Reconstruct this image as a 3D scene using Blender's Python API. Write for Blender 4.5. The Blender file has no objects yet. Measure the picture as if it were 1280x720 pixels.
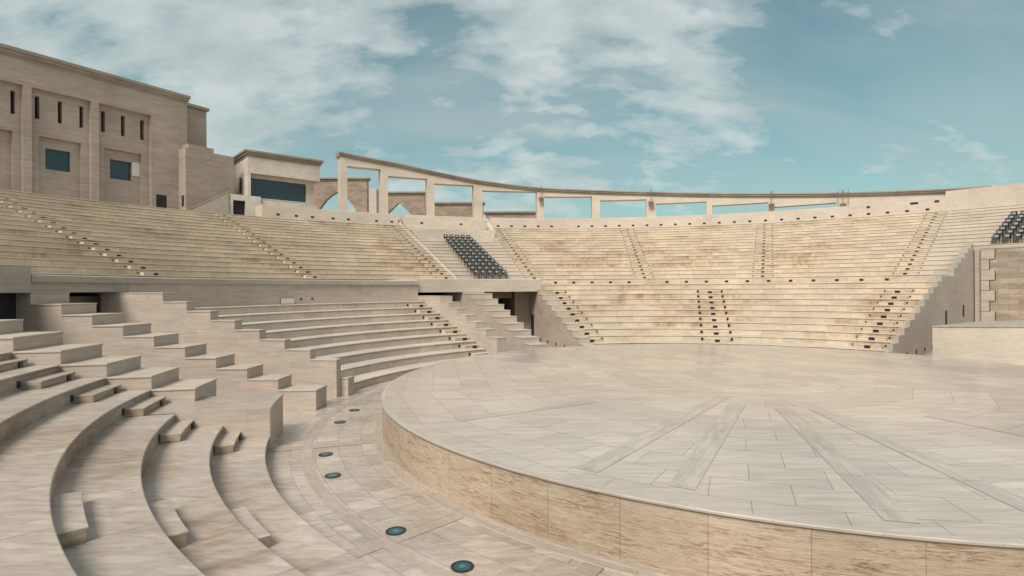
import bpy, bmesh, math, random
from math import sin, cos, radians, degrees, atan2, hypot, pi
random.seed(7)
scene = bpy.context.scene
COL = scene.collection

# ------------------------------------------------------------------ measures (metres)
F, YH, ROLL = 692.818, 361.50, -0.0062        # focal length and horizon row for a 1280 px wide picture
H = 4.3986                                     # eye height above the orchestra floor
CX, CY = 8.607, 20.113                         # centre of the cavea
R0, T, H1, RISE = 16.062, 1.1447, 0.3563, 0.40  # lower seating: first front, tread, first height, riser
SX, SY, RS, HS = 8.547, 19.703, 12.847, 1.129   # stage
RU, TU, ZU0, RU_RISE = 32.503, 1.2188, 5.35, 0.4137   # upper seating
rowR = lambda k: R0 + T * k
rowZ = lambda k: H1 + RISE * k
upR = lambda k: RU + TU * k
upZ = lambda k: ZU0 + RU_RISE * k
def P(R, th, z=0.0, c=(CX, CY)):
    a = radians(th)
    return (c[0] + R * sin(a), c[1] + R * cos(a), z)
def W(x, y, Y):                                # a far point from its direction and its distance in front
    u, v = x - 640.03, y - YH
    c, s = cos(ROLL), sin(ROLL)
    u, v = u * c + v * s, -u * s + v * c
    return (u / F * Y, Y, H - v / F * Y)

# ------------------------------------------------------------------ materials
def new_mat(name):
    m = bpy.data.materials.new(name); m.use_nodes = True
    nt = m.node_tree; nt.nodes.clear()
    out = nt.nodes.new('ShaderNodeOutputMaterial')
    b = nt.nodes.new('ShaderNodeBsdfPrincipled')
    nt.links.new(b.outputs[0], out.inputs[0])
    return m, nt, b
def N(nt, kind, **kw):
    n = nt.nodes.new(kind)
    for k, v in kw.items():
        if hasattr(n, k): setattr(n, k, v)
        else: n.inputs[k].default_value = v
    return n
def mix(nt, a, b, fac, mode='MIX'):
    n = nt.nodes.new('ShaderNodeMix'); n.data_type = 'RGBA'; n.blend_type = mode
    for sock, v in ((n.inputs[0], fac), (n.inputs[6], a), (n.inputs[7], b)):
        if hasattr(v, 'is_linked'): nt.links.new(v, sock)
        elif isinstance(v, (int, float)): sock.default_value = v
        else: sock.default_value = (*v, 1)
    return n.outputs[2]
def ramp(nt, src, pts):
    n = nt.nodes.new('ShaderNodeValToRGB'); e = n.color_ramp.elements
    while len(e) < len(pts): e.new(0.5)
    for q, (p, c) in zip(e, pts):
        q.position = p; q.color = (*c, 1) if hasattr(c, '__len__') else (c, c, c, 1)
    nt.links.new(src, n.inputs[0]); return n.outputs[0]
def mapping(nt, src, scale, rot=(0, 0, 0), loc=(0, 0, 0)):
    n = nt.nodes.new('ShaderNodeMapping'); n.inputs['Scale'].default_value = scale
    n.inputs['Rotation'].default_value = rot; n.inputs['Location'].default_value = loc
    nt.links.new(src, n.inputs[0]); return n.outputs[0]
def noise(nt, vec, scale, detail=5, rough=.55, dist=0):
    n = N(nt, 'ShaderNodeTexNoise', **{'Scale': scale, 'Detail': detail, 'Roughness': rough, 'Distortion': dist})
    nt.links.new(vec, n.inputs['Vector']); return n.outputs['Fac']

def pale(c, k=.24, g=1.05):
    l = .3 * c[0] + .55 * c[1] + .15 * c[2]
    return tuple((v + (l - v) * k) * g for v in c)
def stone(name, light, dark, joint=(1.2, 0.4), mortar=0.006, mortar_dark=.62, streak=(.35, 7), world_streak=None,
          stain=None, stain_amt=0.0, rough=.55, bump=.25, slab_var=.10, pits=0.0, spec=.4, offset=.5, joint_on=True, fine=1.0, warp=.6, grey=.24):
    light, dark = pale(light, grey), pale(dark, grey)
    m, nt, b = new_mat(name)
    uv = N(nt, 'ShaderNodeTexCoord')
    UV, OB = uv.outputs['UV'], uv.outputs['Object']
    if world_streak:                                       # veins cut along one direction of the block
        sv = mapping(nt, OB, world_streak[0], (0, 0, radians(world_streak[1])))
    else:
        sv = mapping(nt, UV, (streak[0], streak[1], 1))
    n1 = noise(nt, sv, 1.0, 8, .66, warp)
    n2 = noise(nt, mapping(nt, sv, (2.3, 2.7, 2.3), loc=(7, 3, 1)), 1.0, 5, .6, .3)
    c = ramp(nt, n1, [(.30, dark), (.5, tuple((a + d) / 2 for a, d in zip(light, dark))), (.66, light)])
    v2 = ramp(nt, n2, [(.32, .80), (.55, 1.0), (.75, 1.06)])
    c = mix(nt, c, v2, .7 * fine, 'MULTIPLY')
    big = noise(nt, OB, .22, 4, .6)                        # broad weathering
    c = mix(nt, c, ramp(nt, big, [(.3, .84), (.55, 1.0), (.75, 1.06)]), .9, 'MULTIPLY')
    grain = noise(nt, OB, 34, 3, .7)
    c = mix(nt, c, ramp(nt, grain, [(.3, .88), (.6, 1.04)]), .55 * fine, 'MULTIPLY')
    bk = None
    if joint_on:
        bk = N(nt, 'ShaderNodeTexBrick', offset=offset, squash=1.0,
               **{'Color1': (1 - slab_var,) * 3 + (1,), 'Color2': (1 + slab_var * .5, 1 + slab_var * .45, 1 + slab_var * .38, 1),
                  'Mortar': (mortar_dark, mortar_dark * .95, mortar_dark * .88, 1), 'Scale': 1.0, 'Mortar Size': mortar,
                  'Mortar Smooth': .3, 'Brick Width': joint[0], 'Row Height': joint[1], 'Bias': 0.0})
        nt.links.new(UV, bk.inputs['Vector'])
        c = mix(nt, c, bk.outputs['Color'], 1.0, 'MULTIPLY')
    if stain:
        s1 = noise(nt, mapping(nt, OB, (.16, .16, .30)), 1.0, 5, .62, .4)
        s2 = noise(nt, mapping(nt, UV, (2.2, .35, 1)), 1.0, 4, .7)
        a = N(nt, 'ShaderNodeMath', operation='MULTIPLY'); nt.links.new(ramp(nt, s1, [(.53, 0), (.66, 1)]), a.inputs[0])
        nt.links.new(ramp(nt, s2, [(.35, .25), (.62, 1)]), a.inputs[1])
        a2 = N(nt, 'ShaderNodeMath', operation='MULTIPLY'); nt.links.new(a.outputs[0], a2.inputs[0]); a2.inputs[1].default_value = stain_amt
        c = mix(nt, c, stain, a2.outputs[0], 'MULTIPLY')
    if pits:
        vo = noise(nt, mapping(nt, UV, (3.6, 27, 1)), 1.0, 7, .82, 1.0)
        cl = noise(nt, mapping(nt, UV, (.9, 4.5, 1), loc=(3, 8, 0)), 1.0, 4, .65, .5)
        pm = N(nt, 'ShaderNodeMath', operation='MULTIPLY')
        nt.links.new(ramp(nt, vo, [(.49, 0), (.55, 1)]), pm.inputs[0]); nt.links.new(ramp(nt, cl, [(.40, .15), (.62, 1)]), pm.inputs[1])
        c = mix(nt, c, (.52, .38, .26), mix_fac(nt, pm.outputs[0], pits), 'MULTIPLY')
        ct = noise(nt, mapping(nt, UV, (.25, 1.1, 1), loc=(1, 2, 0)), 1.0, 3, .5)
        c = mix(nt, c, ramp(nt, ct, [(.35, (.88, .82, .76)), (.6, (1.05, 1.04, 1.02))]), .9, 'MULTIPLY')
    nt.links.new(c, b.inputs['Base Color'])
    rr = N(nt, 'ShaderNodeMapRange', **{'From Min': .3, 'From Max': .7, 'To Min': rough - .08, 'To Max': rough + .1})
    nt.links.new(n2, rr.inputs[0]); nt.links.new(rr.outputs[0], b.inputs['Roughness'])
    b.inputs['Specular IOR Level'].default_value = spec
    bp = N(nt, 'ShaderNodeBump', **{'Strength': bump, 'Distance': .01})
    h = n2
    if bk:
        inv = N(nt, 'ShaderNodeMath', operation='SUBTRACT'); nt.links.new(n2, inv.inputs[0]); nt.links.new(bk.outputs['Fac'], inv.inputs[1]); h = inv.outputs[0]
    nt.links.new(h, bp.inputs['Height']); nt.links.new(bp.outputs[0], b.inputs['Normal'])
    return m
def mix_fac(nt, src, k):
    a = N(nt, 'ShaderNodeMath', operation='MULTIPLY'); nt.links.new(src, a.inputs[0]); a.inputs[1].default_value = k
    return a.outputs[0]
def plain(name, col, rough=.5, metal=0.0, spec=.5, var=.12, scale=6):
    m, nt, b = new_mat(name)
    tc = N(nt, 'ShaderNodeTexCoord')
    n = noise(nt, tc.outputs['Object'], scale, 4, .6)
    c = mix(nt, tuple(v * (1 - var) for v in col), tuple(min(1, v * (1 + var)) for v in col), n)
    nt.links.new(c, b.inputs['Base Color']); b.inputs['Roughness'].default_value = rough
    b.inputs['Metallic'].default_value = metal; b.inputs['Specular IOR Level'].default_value = spec
    return m

MT = {}
BROWN = (.62, .43, .27)
MT['near_tread'] = stone('honed_tread_stone', (.49, .41, .345), (.33, .265, .22), joint=(2.05, 80), mortar=.008, mortar_dark=.5,
                         world_streak=((1.3, 5.0, 1), 18), warp=1.2, stain=(.52, .37, .27), stain_amt=1.0, grey=.14, rough=.38, bump=.12, slab_var=.10)
MT['near_riser'] = stone('near_riser_stone', (.46, .365, .28), (.29, .215, .155), joint=(1.05, 80), mortar=.007, mortar_dark=.55,
                         streak=(1.4, 7), stain=BROWN, stain_amt=.8, rough=.6, bump=.3, slab_var=.16)
MT['step'] = stone('half_step_stone', (.46, .355, .25), (.27, .19, .12), joint=(9, 80), streak=(1.4, 9), stain=(.6, .42, .25), stain_amt=.6, rough=.55, joint_on=False)
MT['wall'] = stone('cheek_wall_stone', (.54, .435, .35), (.43, .335, .265), joint=(1.25, .4), mortar=.0035, mortar_dark=.74,
                   streak=(.75, 11), stain=(.74, .60, .48), stain_amt=.5, rough=.55, bump=.22, slab_var=.07)
MT['mid_tread'] = stone('mid_tread_stone', (.58, .49, .40), (.46, .38, .30), joint=(1.3, 80), mortar=.004, world_streak=((.6, 1.9, 1), 20), warp=1.4, rough=.5, slab_var=.07)
MT['mid_riser'] = stone('mid_riser_stone', (.62, .51, .395), (.49, .39, .295), joint=(1.2, 80), mortar=.007, mortar_dark=.62, streak=(1.2, 9),
                        stain=(.74, .57, .40), stain_amt=.7, rough=.6, slab_var=.12)
MT['up_tread'] = stone('upper_tread_stone', (.60, .49, .37), (.48, .385, .28), joint=(1.3, 80), mortar=.004, world_streak=((.6, 1.9, 1), 20), rough=.55, slab_var=.06)
MT['up_riser'] = stone('upper_riser_stone', (.65, .52, .375), (.50, .385, .27), grey=.16, joint=(1.25, 80), mortar=.010, mortar_dark=.62, streak=(1.3, 8),
                       stain=(.52, .36, .22), stain_amt=.85, rough=.62, slab_var=.13, bump=.3)
MT['clean_riser'] = stone('clean_riser_stone', (.58, .475, .375), (.49, .39, .305), joint=(1.25, 80), mortar=.006, mortar_dark=.72, streak=(1.2, 8), rough=.6, slab_var=.06)
MT['parapet'] = stone('parapet_stone', (.58, .475, .375), (.51, .41, .32), joint=(1.9, .75), mortar=.004, mortar_dark=.84, streak=(.8, 6), rough=.6, slab_var=.05, bump=.15)
MT['grey_shaded_wall'] = stone('grey_and_shaded_stone', (.46, .39, .325), (.37, .305, .25), joint=(1.6, .55), mortar=.004, mortar_dark=.75, streak=(.7, 8), rough=.55, slab_var=.07)  # grey stone; on the right end wall it stands in for shade
MT['facade'] = stone('facade_stone', (.43, .335, .27), (.34, .26, .205), joint=(1.8, .72), mortar=.005, mortar_dark=.80, streak=(.5, 4), rough=.65, slab_var=.09, bump=.25)
MT['coursed'] = stone('coursed_tower_stone', (.50, .40, .31), (.37, .285, .215), joint=(1.3, .42), mortar=.012, mortar_dark=.55, streak=(1.2, 9), rough=.7, slab_var=.22, bump=.5, pits=.5)
MT['pale'] = stone('pale_render_stone', (.62, .54, .45), (.54, .46, .375), joint=(2.6, 1.1), mortar=.003, mortar_dark=.9, streak=(.6, 1.4), rough=.7, slab_var=.03, bump=.1)
MT['brown_wall'] = stone('brown_rubble_stone', (.40, .285, .20), (.27, .185, .13), joint=(1.1, .45), mortar=.012, mortar_dark=.7, streak=(.8, 2), rough=.75, slab_var=.2, bump=.4)
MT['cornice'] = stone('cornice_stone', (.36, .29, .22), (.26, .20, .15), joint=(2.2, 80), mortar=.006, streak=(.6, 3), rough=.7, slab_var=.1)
MT['stage_wall'] = stone('stage_travertine', (.60, .485, .37), (.46, .35, .255), joint=(1.35, 80), mortar=.005, mortar_dark=.72, streak=(1.6, 27), warp=.9, grey=.2,
                         stain=(.72, .54, .38), stain_amt=.7, rough=.65, bump=1.0, slab_var=.13, pits=.9)
MT['stage_floor'] = stone('stage_marble', (.56, .46, .38), (.42, .34, .28), joint=(1.25, .95), mortar=.008, mortar_dark=.48,
                          world_streak=((.5, 5.0, 1), 4), warp=.9, rough=.15, bump=.02, slab_var=.13, spec=.4, fine=.8)
MT['stage_band'] = stone('stage_band_marble', (.51, .42, .35), (.39, .32, .26), joint=(1.6, 80), mortar=.008, mortar_dark=.5,
                         streak=(.8, 6), rough=.18, bump=.02, slab_var=.08, spec=.4)
MT['nosing'] = stone('nosing_stone', (.50, .425, .36), (.42, .35, .29), joint=(1.35, 80), mortar=.005, streak=(1.2, 9), rough=.35, bump=.1, slab_var=.08)
MT['floor'] = stone('orchestra_paving', (.52, .425, .35), (.36, .285, .23), joint=(1.0, .62), mortar=.007, mortar_dark=.55,
                    world_streak=((1.3, 4.2, 1), 26), warp=1.2, stain=(.68, .55, .43), stain_amt=.7, rough=.26, bump=.06, slab_var=.17)
MT['floor_band'] = stone('orchestra_band', (.43, .345, .275), (.34, .265, .205), joint=(1.3, 80), mortar=.008, mortar_dark=.62, streak=(1.2, 6), rough=.4, slab_var=.1)
MT['sand'] = plain('sandy_ground', (.36, .29, .21), .9)
MT['joint'] = plain('dark_joint', (.16, .14, .115), .8)
MT['black'] = plain('black_plastic', (.012, .012, .013), .35)
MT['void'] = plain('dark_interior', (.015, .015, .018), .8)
MT['chair'] = plain('charcoal_seat_shell', (.016, .020, .020), .5, spec=.35)
MT['chair_highlight'] = plain('grey_seat_highlight', (.27, .275, .255), .6)  # grey paints the highlights of the glossy black shells
MT['metal'] = plain('dull_steel', (.16, .16, .16), .4, .8)
MT['lamp_metal'] = plain('bronze_lamp_housing', (.22, .17, .11), .5, .3)
MT['glass'] = plain('teal_window_glass', (.012, .045, .058), .06, spec=.6, var=.3, scale=.4)
MT['lens'] = plain('teal_uplight_glass', (.014, .075, .085), .12, spec=.6, var=.35, scale=9)
MT['bulb'] = plain('pale_teal_reflector', (.05, .17, .18), .2, spec=.6)
MT['rim'] = plain('uplight_rim', (.05, .045, .04), .4, .6)
MT['white'] = plain('white_plate', (.72, .66, .52), .5, var=.04)
MT['pale_board'] = plain('white_blind', (.55, .55, .52), .6, var=.05)

# ------------------------------------------------------------------ mesh helpers
class MB:
    def __init__(s): s.v, s.f, s.uv, s.m, s.mats = [], [], [], [], []
    def mi(s, key):
        if key not in s.mats: s.mats.append(key)
        return s.mats.index(key)
    def face(s, pts, uvs, mat):
        b = len(s.v); s.v += [tuple(p) for p in pts]; s.f.append(list(range(b, b + len(pts)))); s.uv.append(list(uvs)); s.m.append(s.mi(mat))
    def build(s, name, parent=None, base=(0, 0, 0), smooth=False):
        me = bpy.data.meshes.new(name)
        me.from_pydata([(x - base[0], y - base[1], z - base[2]) for x, y, z in s.v], [], s.f)
        lay = me.uv_layers.new(name='UVMap')
        i = 0
        for uvs in s.uv:
            for q in uvs: lay.data[i].uv = q; i += 1
        for k in s.mats: me.materials.append(MT[k])
        for p, mi in zip(me.polygons, s.m): p.material_index = mi
        bm = bmesh.new(); bm.from_mesh(me)
        bmesh.ops.remove_doubles(bm, verts=bm.verts, dist=.0006)
        bmesh.ops.recalc_face_normals(bm, faces=bm.faces)
        bm.to_mesh(me); bm.free()
        o = bpy.data.objects.new(name, me); COL.objects.link(o)
        if parent: o.parent = parent
        else: o.location = base
        if smooth:
            for p in me.polygons: p.use_smooth = True
        return o
    def sweep(s, prof, t1, t2, mats, step=1.5, c=(CX, CY), closed=True, caps=True, cap_mat=None, uoff=None):
        """turn the (R, z) outline about the centre c from angle t1 to t2 (degrees)"""
        n = max(1, int(math.ceil(abs(t2 - t1) / step)))
        uo = random.uniform(0, 50) if uoff is None else uoff
        L = len(prof); per = [0]
        for i in range(L): a, b = prof[i], prof[(i + 1) % L]; per.append(per[-1] + hypot(b[0] - a[0], b[1] - a[1]))
        for i in range(L if closed else L - 1):
            a, b = prof[i], prof[(i + 1) % L]
            mat = mats if isinstance(mats, str) else mats[i]
            if mat is None: continue
            vert = abs(b[1] - a[1]) >= abs(b[0] - a[0])
            va, vb = (a[1], b[1]) if vert else (a[0], b[0])
            Rm = (a[0] + b[0]) / 2
            for j in range(n):
                x, y = t1 + (t2 - t1) * j / n, t1 + (t2 - t1) * (j + 1) / n
                ux, uy = radians(x) * Rm + uo, radians(y) * Rm + uo
                s.face([P(a[0], x, a[1], c), P(a[0], y, a[1], c), P(b[0], y, b[1], c), P(b[0], x, b[1], c)],
                       [(ux, va), (uy, va), (uy, vb), (ux, vb)], mat)
        if closed and caps and abs(t2 - t1) < 359.9:
            cm = cap_mat or (mats if isinstance(mats, str) else next(q for q in mats if q))
            for t in (t1, t2): s.face([P(r, t, z, c) for r, z in prof], [(r + uo, z) for r, z in prof], cm)
        return s
    def box(s, c, size, mat, rz=0, ry=0, rx=0):
        from mathutils import Matrix, Euler
        M = Euler((rx, ry, rz)).to_matrix()
        from mathutils import Vector
        hx, hy, hz = (q / 2 for q in size); V = []
        for dx, dy, dz in ((-1, -1, -1), (1, -1, -1), (1, 1, -1), (-1, 1, -1), (-1, -1, 1), (1, -1, 1), (1, 1, 1), (-1, 1, 1)):
            q = M @ Vector((dx * hx, dy * hy, dz * hz)); V.append((q.x + c[0], q.y + c[1], q.z + c[2]))
        for f, (a, b) in (((0, 1, 5, 4), (size[0], size[2])), ((1, 2, 6, 5), (size[1], size[2])), ((2, 3, 7, 6), (size[0], size[2])),
                          ((3, 0, 4, 7), (size[1], size[2])), ((4, 5, 6, 7), (size[0], size[1])), ((3, 2, 1, 0), (size[0], size[1]))):
            s.face([V[i] for i in f], [(0, 0), (a, 0), (a, b), (0, b)], mat)
        return s
    def cyl(s, a, b, r, mat, n=14, r2=None):
        from mathutils import Vector
        a, b = Vector(a), Vector(b); r2 = r if r2 is None else r2
        d = (b - a).normalized(); t = Vector((0, 0, 1)) if abs(d.z) < .9 else Vector((1, 0, 0))
        u = d.cross(t).normalized(); w = d.cross(u)
        A = [a + (u * cos(2 * pi * i / n) + w * sin(2 * pi * i / n)) * r for i in range(n)]
        B = [b + (u * cos(2 * pi * i / n) + w * sin(2 * pi * i / n)) * r2 for i in range(n)]
        for i in range(n):
            j = (i + 1) % n; s.face([A[i], A[j], B[j], B[i]], [(i / n, 0), ((i + 1) / n, 0), ((i + 1) / n, 1), (i / n, 1)], mat)
        s.face(A[::-1], [(0, 0)] * n, mat); s.face(B, [(0, 0)] * n, mat)
        return s
    def prism(s, poly, off, mat, side=None):
        """flat 3-D outline pushed along the vector off"""
        from mathutils import Vector
        A = [Vector(q) for q in poly]; B = [q + Vector(off) for q in A]; n = len(A)
        ax = (A[1] - A[0]); ax.z = 0; ax = ax.normalized() if ax.length > 1e-6 else Vector((1, 0, 0))
        w = lambda q: (q.dot(ax), q.z)
        for L in (A, B): s.face(L, [w(q) for q in L], mat)
        for i in range(n):
            j = (i + 1) % n; l = (A[j] - A[i]).length; d = Vector(off).length
            s.face([A[i], A[j], B[j], B[i]], [(0, 0), (l, 0), (l, d), (0, d)], side or mat)
        return s
    def wall_grid(s, O, ax, nrm, us, zs, holes, d0, d1, mat):
        """upright slab between depths d0 and d1 (along nrm) with rectangular holes (u0, u1, z0, z1)"""
        us = sorted(set([round(u, 4) for u in us] + [round(q, 4) for h in holes for q in h[:2]])); zs = sorted(set([round(z, 4) for z in zs] + [round(q, 4) for h in holes for q in h[2:]]))
        def pt(u, z, d): return (O[0] + ax[0] * u + nrm[0] * d, O[1] + ax[1] * u + nrm[1] * d, z)
        def solid(i, j):
            if not (0 <= i < len(us) - 1 and 0 <= j < len(zs) - 1): return False
            u, z = (us[i] + us[i + 1]) / 2, (zs[j] + zs[j + 1]) / 2
            return not any(h[0] < u < h[1] and h[2] < z < h[3] for h in holes)
        for i in range(len(us) - 1):
            for j in range(len(zs) - 1):
                if not solid(i, j): continue
                a, b, c, d = us[i], us[i + 1], zs[j], zs[j + 1]
                for dd in (d0, d1): s.face([pt(a, c, dd), pt(b, c, dd), pt(b, d, dd), pt(a, d, dd)], [(a, c), (b, c), (b, d), (a, d)], mat)
                for (ii, jj, e) in ((i - 1, j, ((a, c), (a, d))), (i + 1, j, ((b, c), (b, d))), (i, j - 1, ((a, c), (b, c))), (i, j + 1, ((a, d), (b, d)))):
                    if not solid(ii, jj):
                        (u0, z0), (u1, z1) = e
                        w = abs(u1 - u0) + abs(z1 - z0)
                        s.face([pt(u0, z0, d0), pt(u1, z1, d0), pt(u1, z1, d1), pt(u0, z0, d1)], [(u0, z0), (u1, z1), (u1 + d1 - d0, z1), (u0 + d1 - d0, z0)] if u0 == u1 else [(u0, z0), (u1, z1), (u1, z1 + d1 - d0), (u0, z0 + d1 - d0)], mat)
        return s

def thing(name, label, cat, loc=(0, 0, 0), group=None):
    o = bpy.data.objects.new(name, None); COL.objects.link(o); o.location = loc
    o.empty_display_size = .3
    return tag(o, label, cat, group)
def tag(o, label, cat, group=None):
    o['label'] = label; o['category'] = cat
    o['kind'] = 'thing'
    if group: o['group'] = group
    return o
def structure(o): o['kind'] = 'structure'; return o
def part(mb, name, root, label=None, parent=None, wbase=None):
    base = wbase or root.location
    o = mb.build(name, parent or root, base)
    if name in ('coping', 'half_step', 'quoin'):
        bv = o.modifiers.new('worn_edge', 'BEVEL'); bv.width = .014; bv.segments = 2; bv.angle_limit = radians(40)
    if label: o['label'] = label
    return o
ORD = 'lowest second third fourth fifth sixth seventh eighth ninth tenth eleventh twelfth thirteenth fourteenth fifteenth sixteenth seventeenth eighteenth'.split()

# ------------------------------------------------------------------ the ground, the orchestra floor, the terrace
m = MB(); m.face([(-1500, -1500, -.6), (1500, -1500, -.6), (1500, 1500, -.6), (-1500, 1500, -.6)], [(0, 0), (1, 0), (1, 1), (0, 1)], 'sand')
structure(m.build('ground'))
m = MB(); m.sweep([(0.4, 0), (R0 + 24.5, 0)], -180, 180, 'floor', 1.5, closed=False, uoff=0)
structure(m.build('orchestra_floor'))
m = MB()
m.sweep([(14.95, .004), (15.22, .004)], -180, 180, 'floor_band', 1.5, closed=False)
for t in (-133.9, -107.6, -81.2, -147, -160):
    m.sweep([(13.3, .008), (14.95, .008)], t - .75, t + .75, 'floor_band', 2, closed=False)
    m.sweep([(15.22, .008), (16.0, .008)], t - .7, t + .7, 'floor_band', 2, closed=False)
structure(m.build('floor_inlay'))
m = MB(); m.sweep([(54.35, 11.7), (54.35, 12.36), (82, 12.36), (82, -.6)], -110, 75, 'parapet', 2, closed=False)
structure(m.build('upper_terrace'))

# ------------------------------------------------------------------ stage
SC = (SX, SY)
st = thing('stage', 'large round raised stage of grey marble with a travertine wall around it', 'stage', (SX, SY, 0))
m = MB(); m.sweep([(RS - .02, -.02), (RS - .02, HS - .05)], -180, 180, 'stage_wall', .5, SC, closed=False, uoff=0); part(m, 'stage_wall', st)
m = MB(); m.sweep([(RS - .05, HS - .075), (RS + .012, HS - .055), (RS + .022, HS - .045), (RS + .022, HS - .015), (RS + .008, HS), (RS - .10, HS), (RS - .10, HS - .075)],
                  -180, 180, 'nosing', .5, SC); part(m, 'nosing', st)
m = MB()
EDG = [-175.4, -165.3, -151.6, -143.4, -120, -98, -30, 40, 115, 137, 160, 184.6]
for a, b in zip(EDG, EDG[1:]):
    mid = radians((a + b) / 2) if abs(b - a) < 40 else radians(-98)
    e = (sin(mid), cos(mid)); q = (cos(mid), -sin(mid)); n = max(4, int((b - a) / 2))
    pts = [(SX, SY, HS - .004)] + [P(RS - .10, a + (b - a) * j / n, HS - .004, SC) for j in range(n + 1)]
    uo = random.uniform(0, 1.5)
    m.face(pts, [((p[0] - SX) * q[0] + (p[1] - SY) * q[1] + uo + 40, (p[0] - SX) * e[0] + (p[1] - SY) * e[1] + 60) for p in pts], 'stage_floor')
part(m, 'stage_floor', st)
for t, r1, r2 in ((-143.4, 3.6, RS - .75), (-151.4, 4.6, 12.1), (-165.3, 4.8, RS - .45), (-175.4, 4.8, RS - .6), (160, 6, RS - .5), (-120, 7, 11.5)):
    a = radians(t); e = (sin(a), cos(a)); q = (cos(a), -sin(a))
    m = MB()
    for (w0, w1, mat, z, de) in ((-.222, .222, 'joint', HS - .0005, .004), (-.218, .218, 'stage_band', HS + .0015, 0)):
        pts = [(SX + e[0] * r + q[0] * w, SY + e[1] * r + q[1] * w, z) for r, w in ((r1 - de, w0), (r2 + de, w0), (r2 + de, w1), (r1 - de, w1))]
        m.face(pts, [(r1, w0 + 1), (r2, w0 + 1), (r2, w1 + 1), (r1, w1 + 1)], mat)
    part(m, 'inlay_band', st)
m = MB(); m.sweep([(RS - .05, 0), (RS + .26, 0), (RS + .24, .012), (RS + .235, .018), (RS + .07, .02), (RS + .055, .05), (RS - .05, .055)], -180, 180, 'floor_band', .5, SC); part(m, 'base_moulding', st)

# in-ground lamps round the stage
where = ['nearest the camera', 'second nearest the camera', 'third from the camera', 'fourth from the camera',
         'beside the end of the stepped wall', 'the farthest one']
for (R, t), w in zip(((14.74, -140.27), (14.70, -133.03), (14.65, -118.47), (14.61, -111.22), (14.46, -96.6), (14.40, -89.34)), where):
    x, y, _ = P(R, t)
    u = thing('floor_uplight', 'round teal glass floor light set in the paving, ' + w, 'floor light', (x, y, 0), 'floor lights around the stage')
    m = MB(); n = 28
    ring = lambda r, z: [(x + r * cos(2 * pi * i / n), y + r * sin(2 * pi * i / n), z) for i in range(n)]
    A, B, C = ring(.185, .011), ring(.185, .022), ring(.135, .022)
    for i in range(n):
        j = (i + 1) % n
        m.face([A[i], A[j], B[j], B[i]], [(0, 0)] * 4, 'rim'); m.face([B[i], B[j], C[j], C[i]], [(0, 0)] * 4, 'rim')
    part(m, 'rim', u)
    m = MB(); m.cyl((x, y, .012), (x, y, .018), .136, 'lens', n); ln = part(m, 'lens', u)
    m = MB(); m.cyl((x, y, .0182), (x, y, .0195), .055, 'bulb', 14); part(m, 'bulb', u, parent=ln)
    for i in range(4):
        m = MB(); q = pi / 4 + i * pi / 2; m.cyl((x + .16 * cos(q), y + .16 * sin(q), .021), (x + .16 * cos(q), y + .16 * sin(q), .026), .012, 'metal', 8); part(m, 'screw', u)

# ------------------------------------------------------------------ seating helpers
def row_profile(Rf, z, Rn, drop, lip=.035, th=.055, groove=(.03, .05), lipr=.012):
    g, d = groove                                          # a recessed shadow joint under the seat slab
    return [(Rf + lip, z - drop - .02), (Rf + lip, z - th - g), (Rf + lip + d, z - th - g), (Rf + lip + d, z - th), (Rf, z - th), (Rf, z - lipr), (Rf + lipr * .35, z - lipr * .35), (Rf + lipr, z), (Rn + .16, z), (Rn + .16, z - drop - .02)]
def seat_rows(root, ks, t1, t2, Rf, Zf, rise, tread, riser, step=1.2, last=None, t2f=None, groove=(.025, .05)):
    for k in ks:
        Rn = Rf(k + 1) if last is None or k != ks[-1] else last
        m = MB(); e = t2f(k) if t2f else t2
        m.sweep(row_profile(Rf(k), Zf(k), Rn, rise, groove=groove), t1, e, [riser, riser, riser, riser, riser, tread, tread, tread, riser, riser], step, cap_mat=riser)
        part(m, 'seat_row', root)
def light_box(m, R, t, z, w, h, d=.02):
    x, y, _ = P(R, t, z); a = radians(t)
    m.box((x, y, z), (w, d, h), 'black', rz=-a)
def aisle(label, tc, ks, Rf, Zf, rise, width=1.7, depth=.43, light=(.25, .15), side=.10, mat='step', group='aisle stairs', lights=True, near=None, start=None, skip_side=()):
    b = P(Rf(ks[0]), tc, Zf(ks[0]) - rise)
    root = thing('aisle_stair', label, 'stair', b, group)
    for k in ks:
        R, z = Rf(k), Zf(k) - rise
        hw = degrees(width / 2 / R)
        t0, t1 = (tc - hw, tc + hw) if near is None else near(k)
        m = MB(); zt = z + rise / 2; top = mat if mat == 'step' else mat
        m.sweep([(R - depth + .02, z + .001), (R - depth + .02, zt - .05), (R - depth, zt - .05), (R - depth, zt), (R + .04, zt), (R + .04, z + .001)], t0, t1,
                [mat, mat, mat, 'near_tread' if near else mat, mat, mat], 1, cap_mat=mat)
        hs = part(m, 'half_step', root)
        if lights:
            f = .5 if near is None else near(k, True)
            m = MB(); light_box(m, R - depth + .006, t0 + (t1 - t0) * f, z + rise * .22, light[0], light[1], .045)
            part(m, 'step_light', root, parent=hs)
            m = MB()
            for s in (-1, 1):
                tt = (t0 if s < 0 else t1) + s * degrees(.10 / R)
                if near and s > 0: continue
                m = MB(); light_box(m, R + .028, tt, z + rise * .40, side, side * 1.25, .03); part(m, 'step_light', root, parent=hs)
    return root

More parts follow.
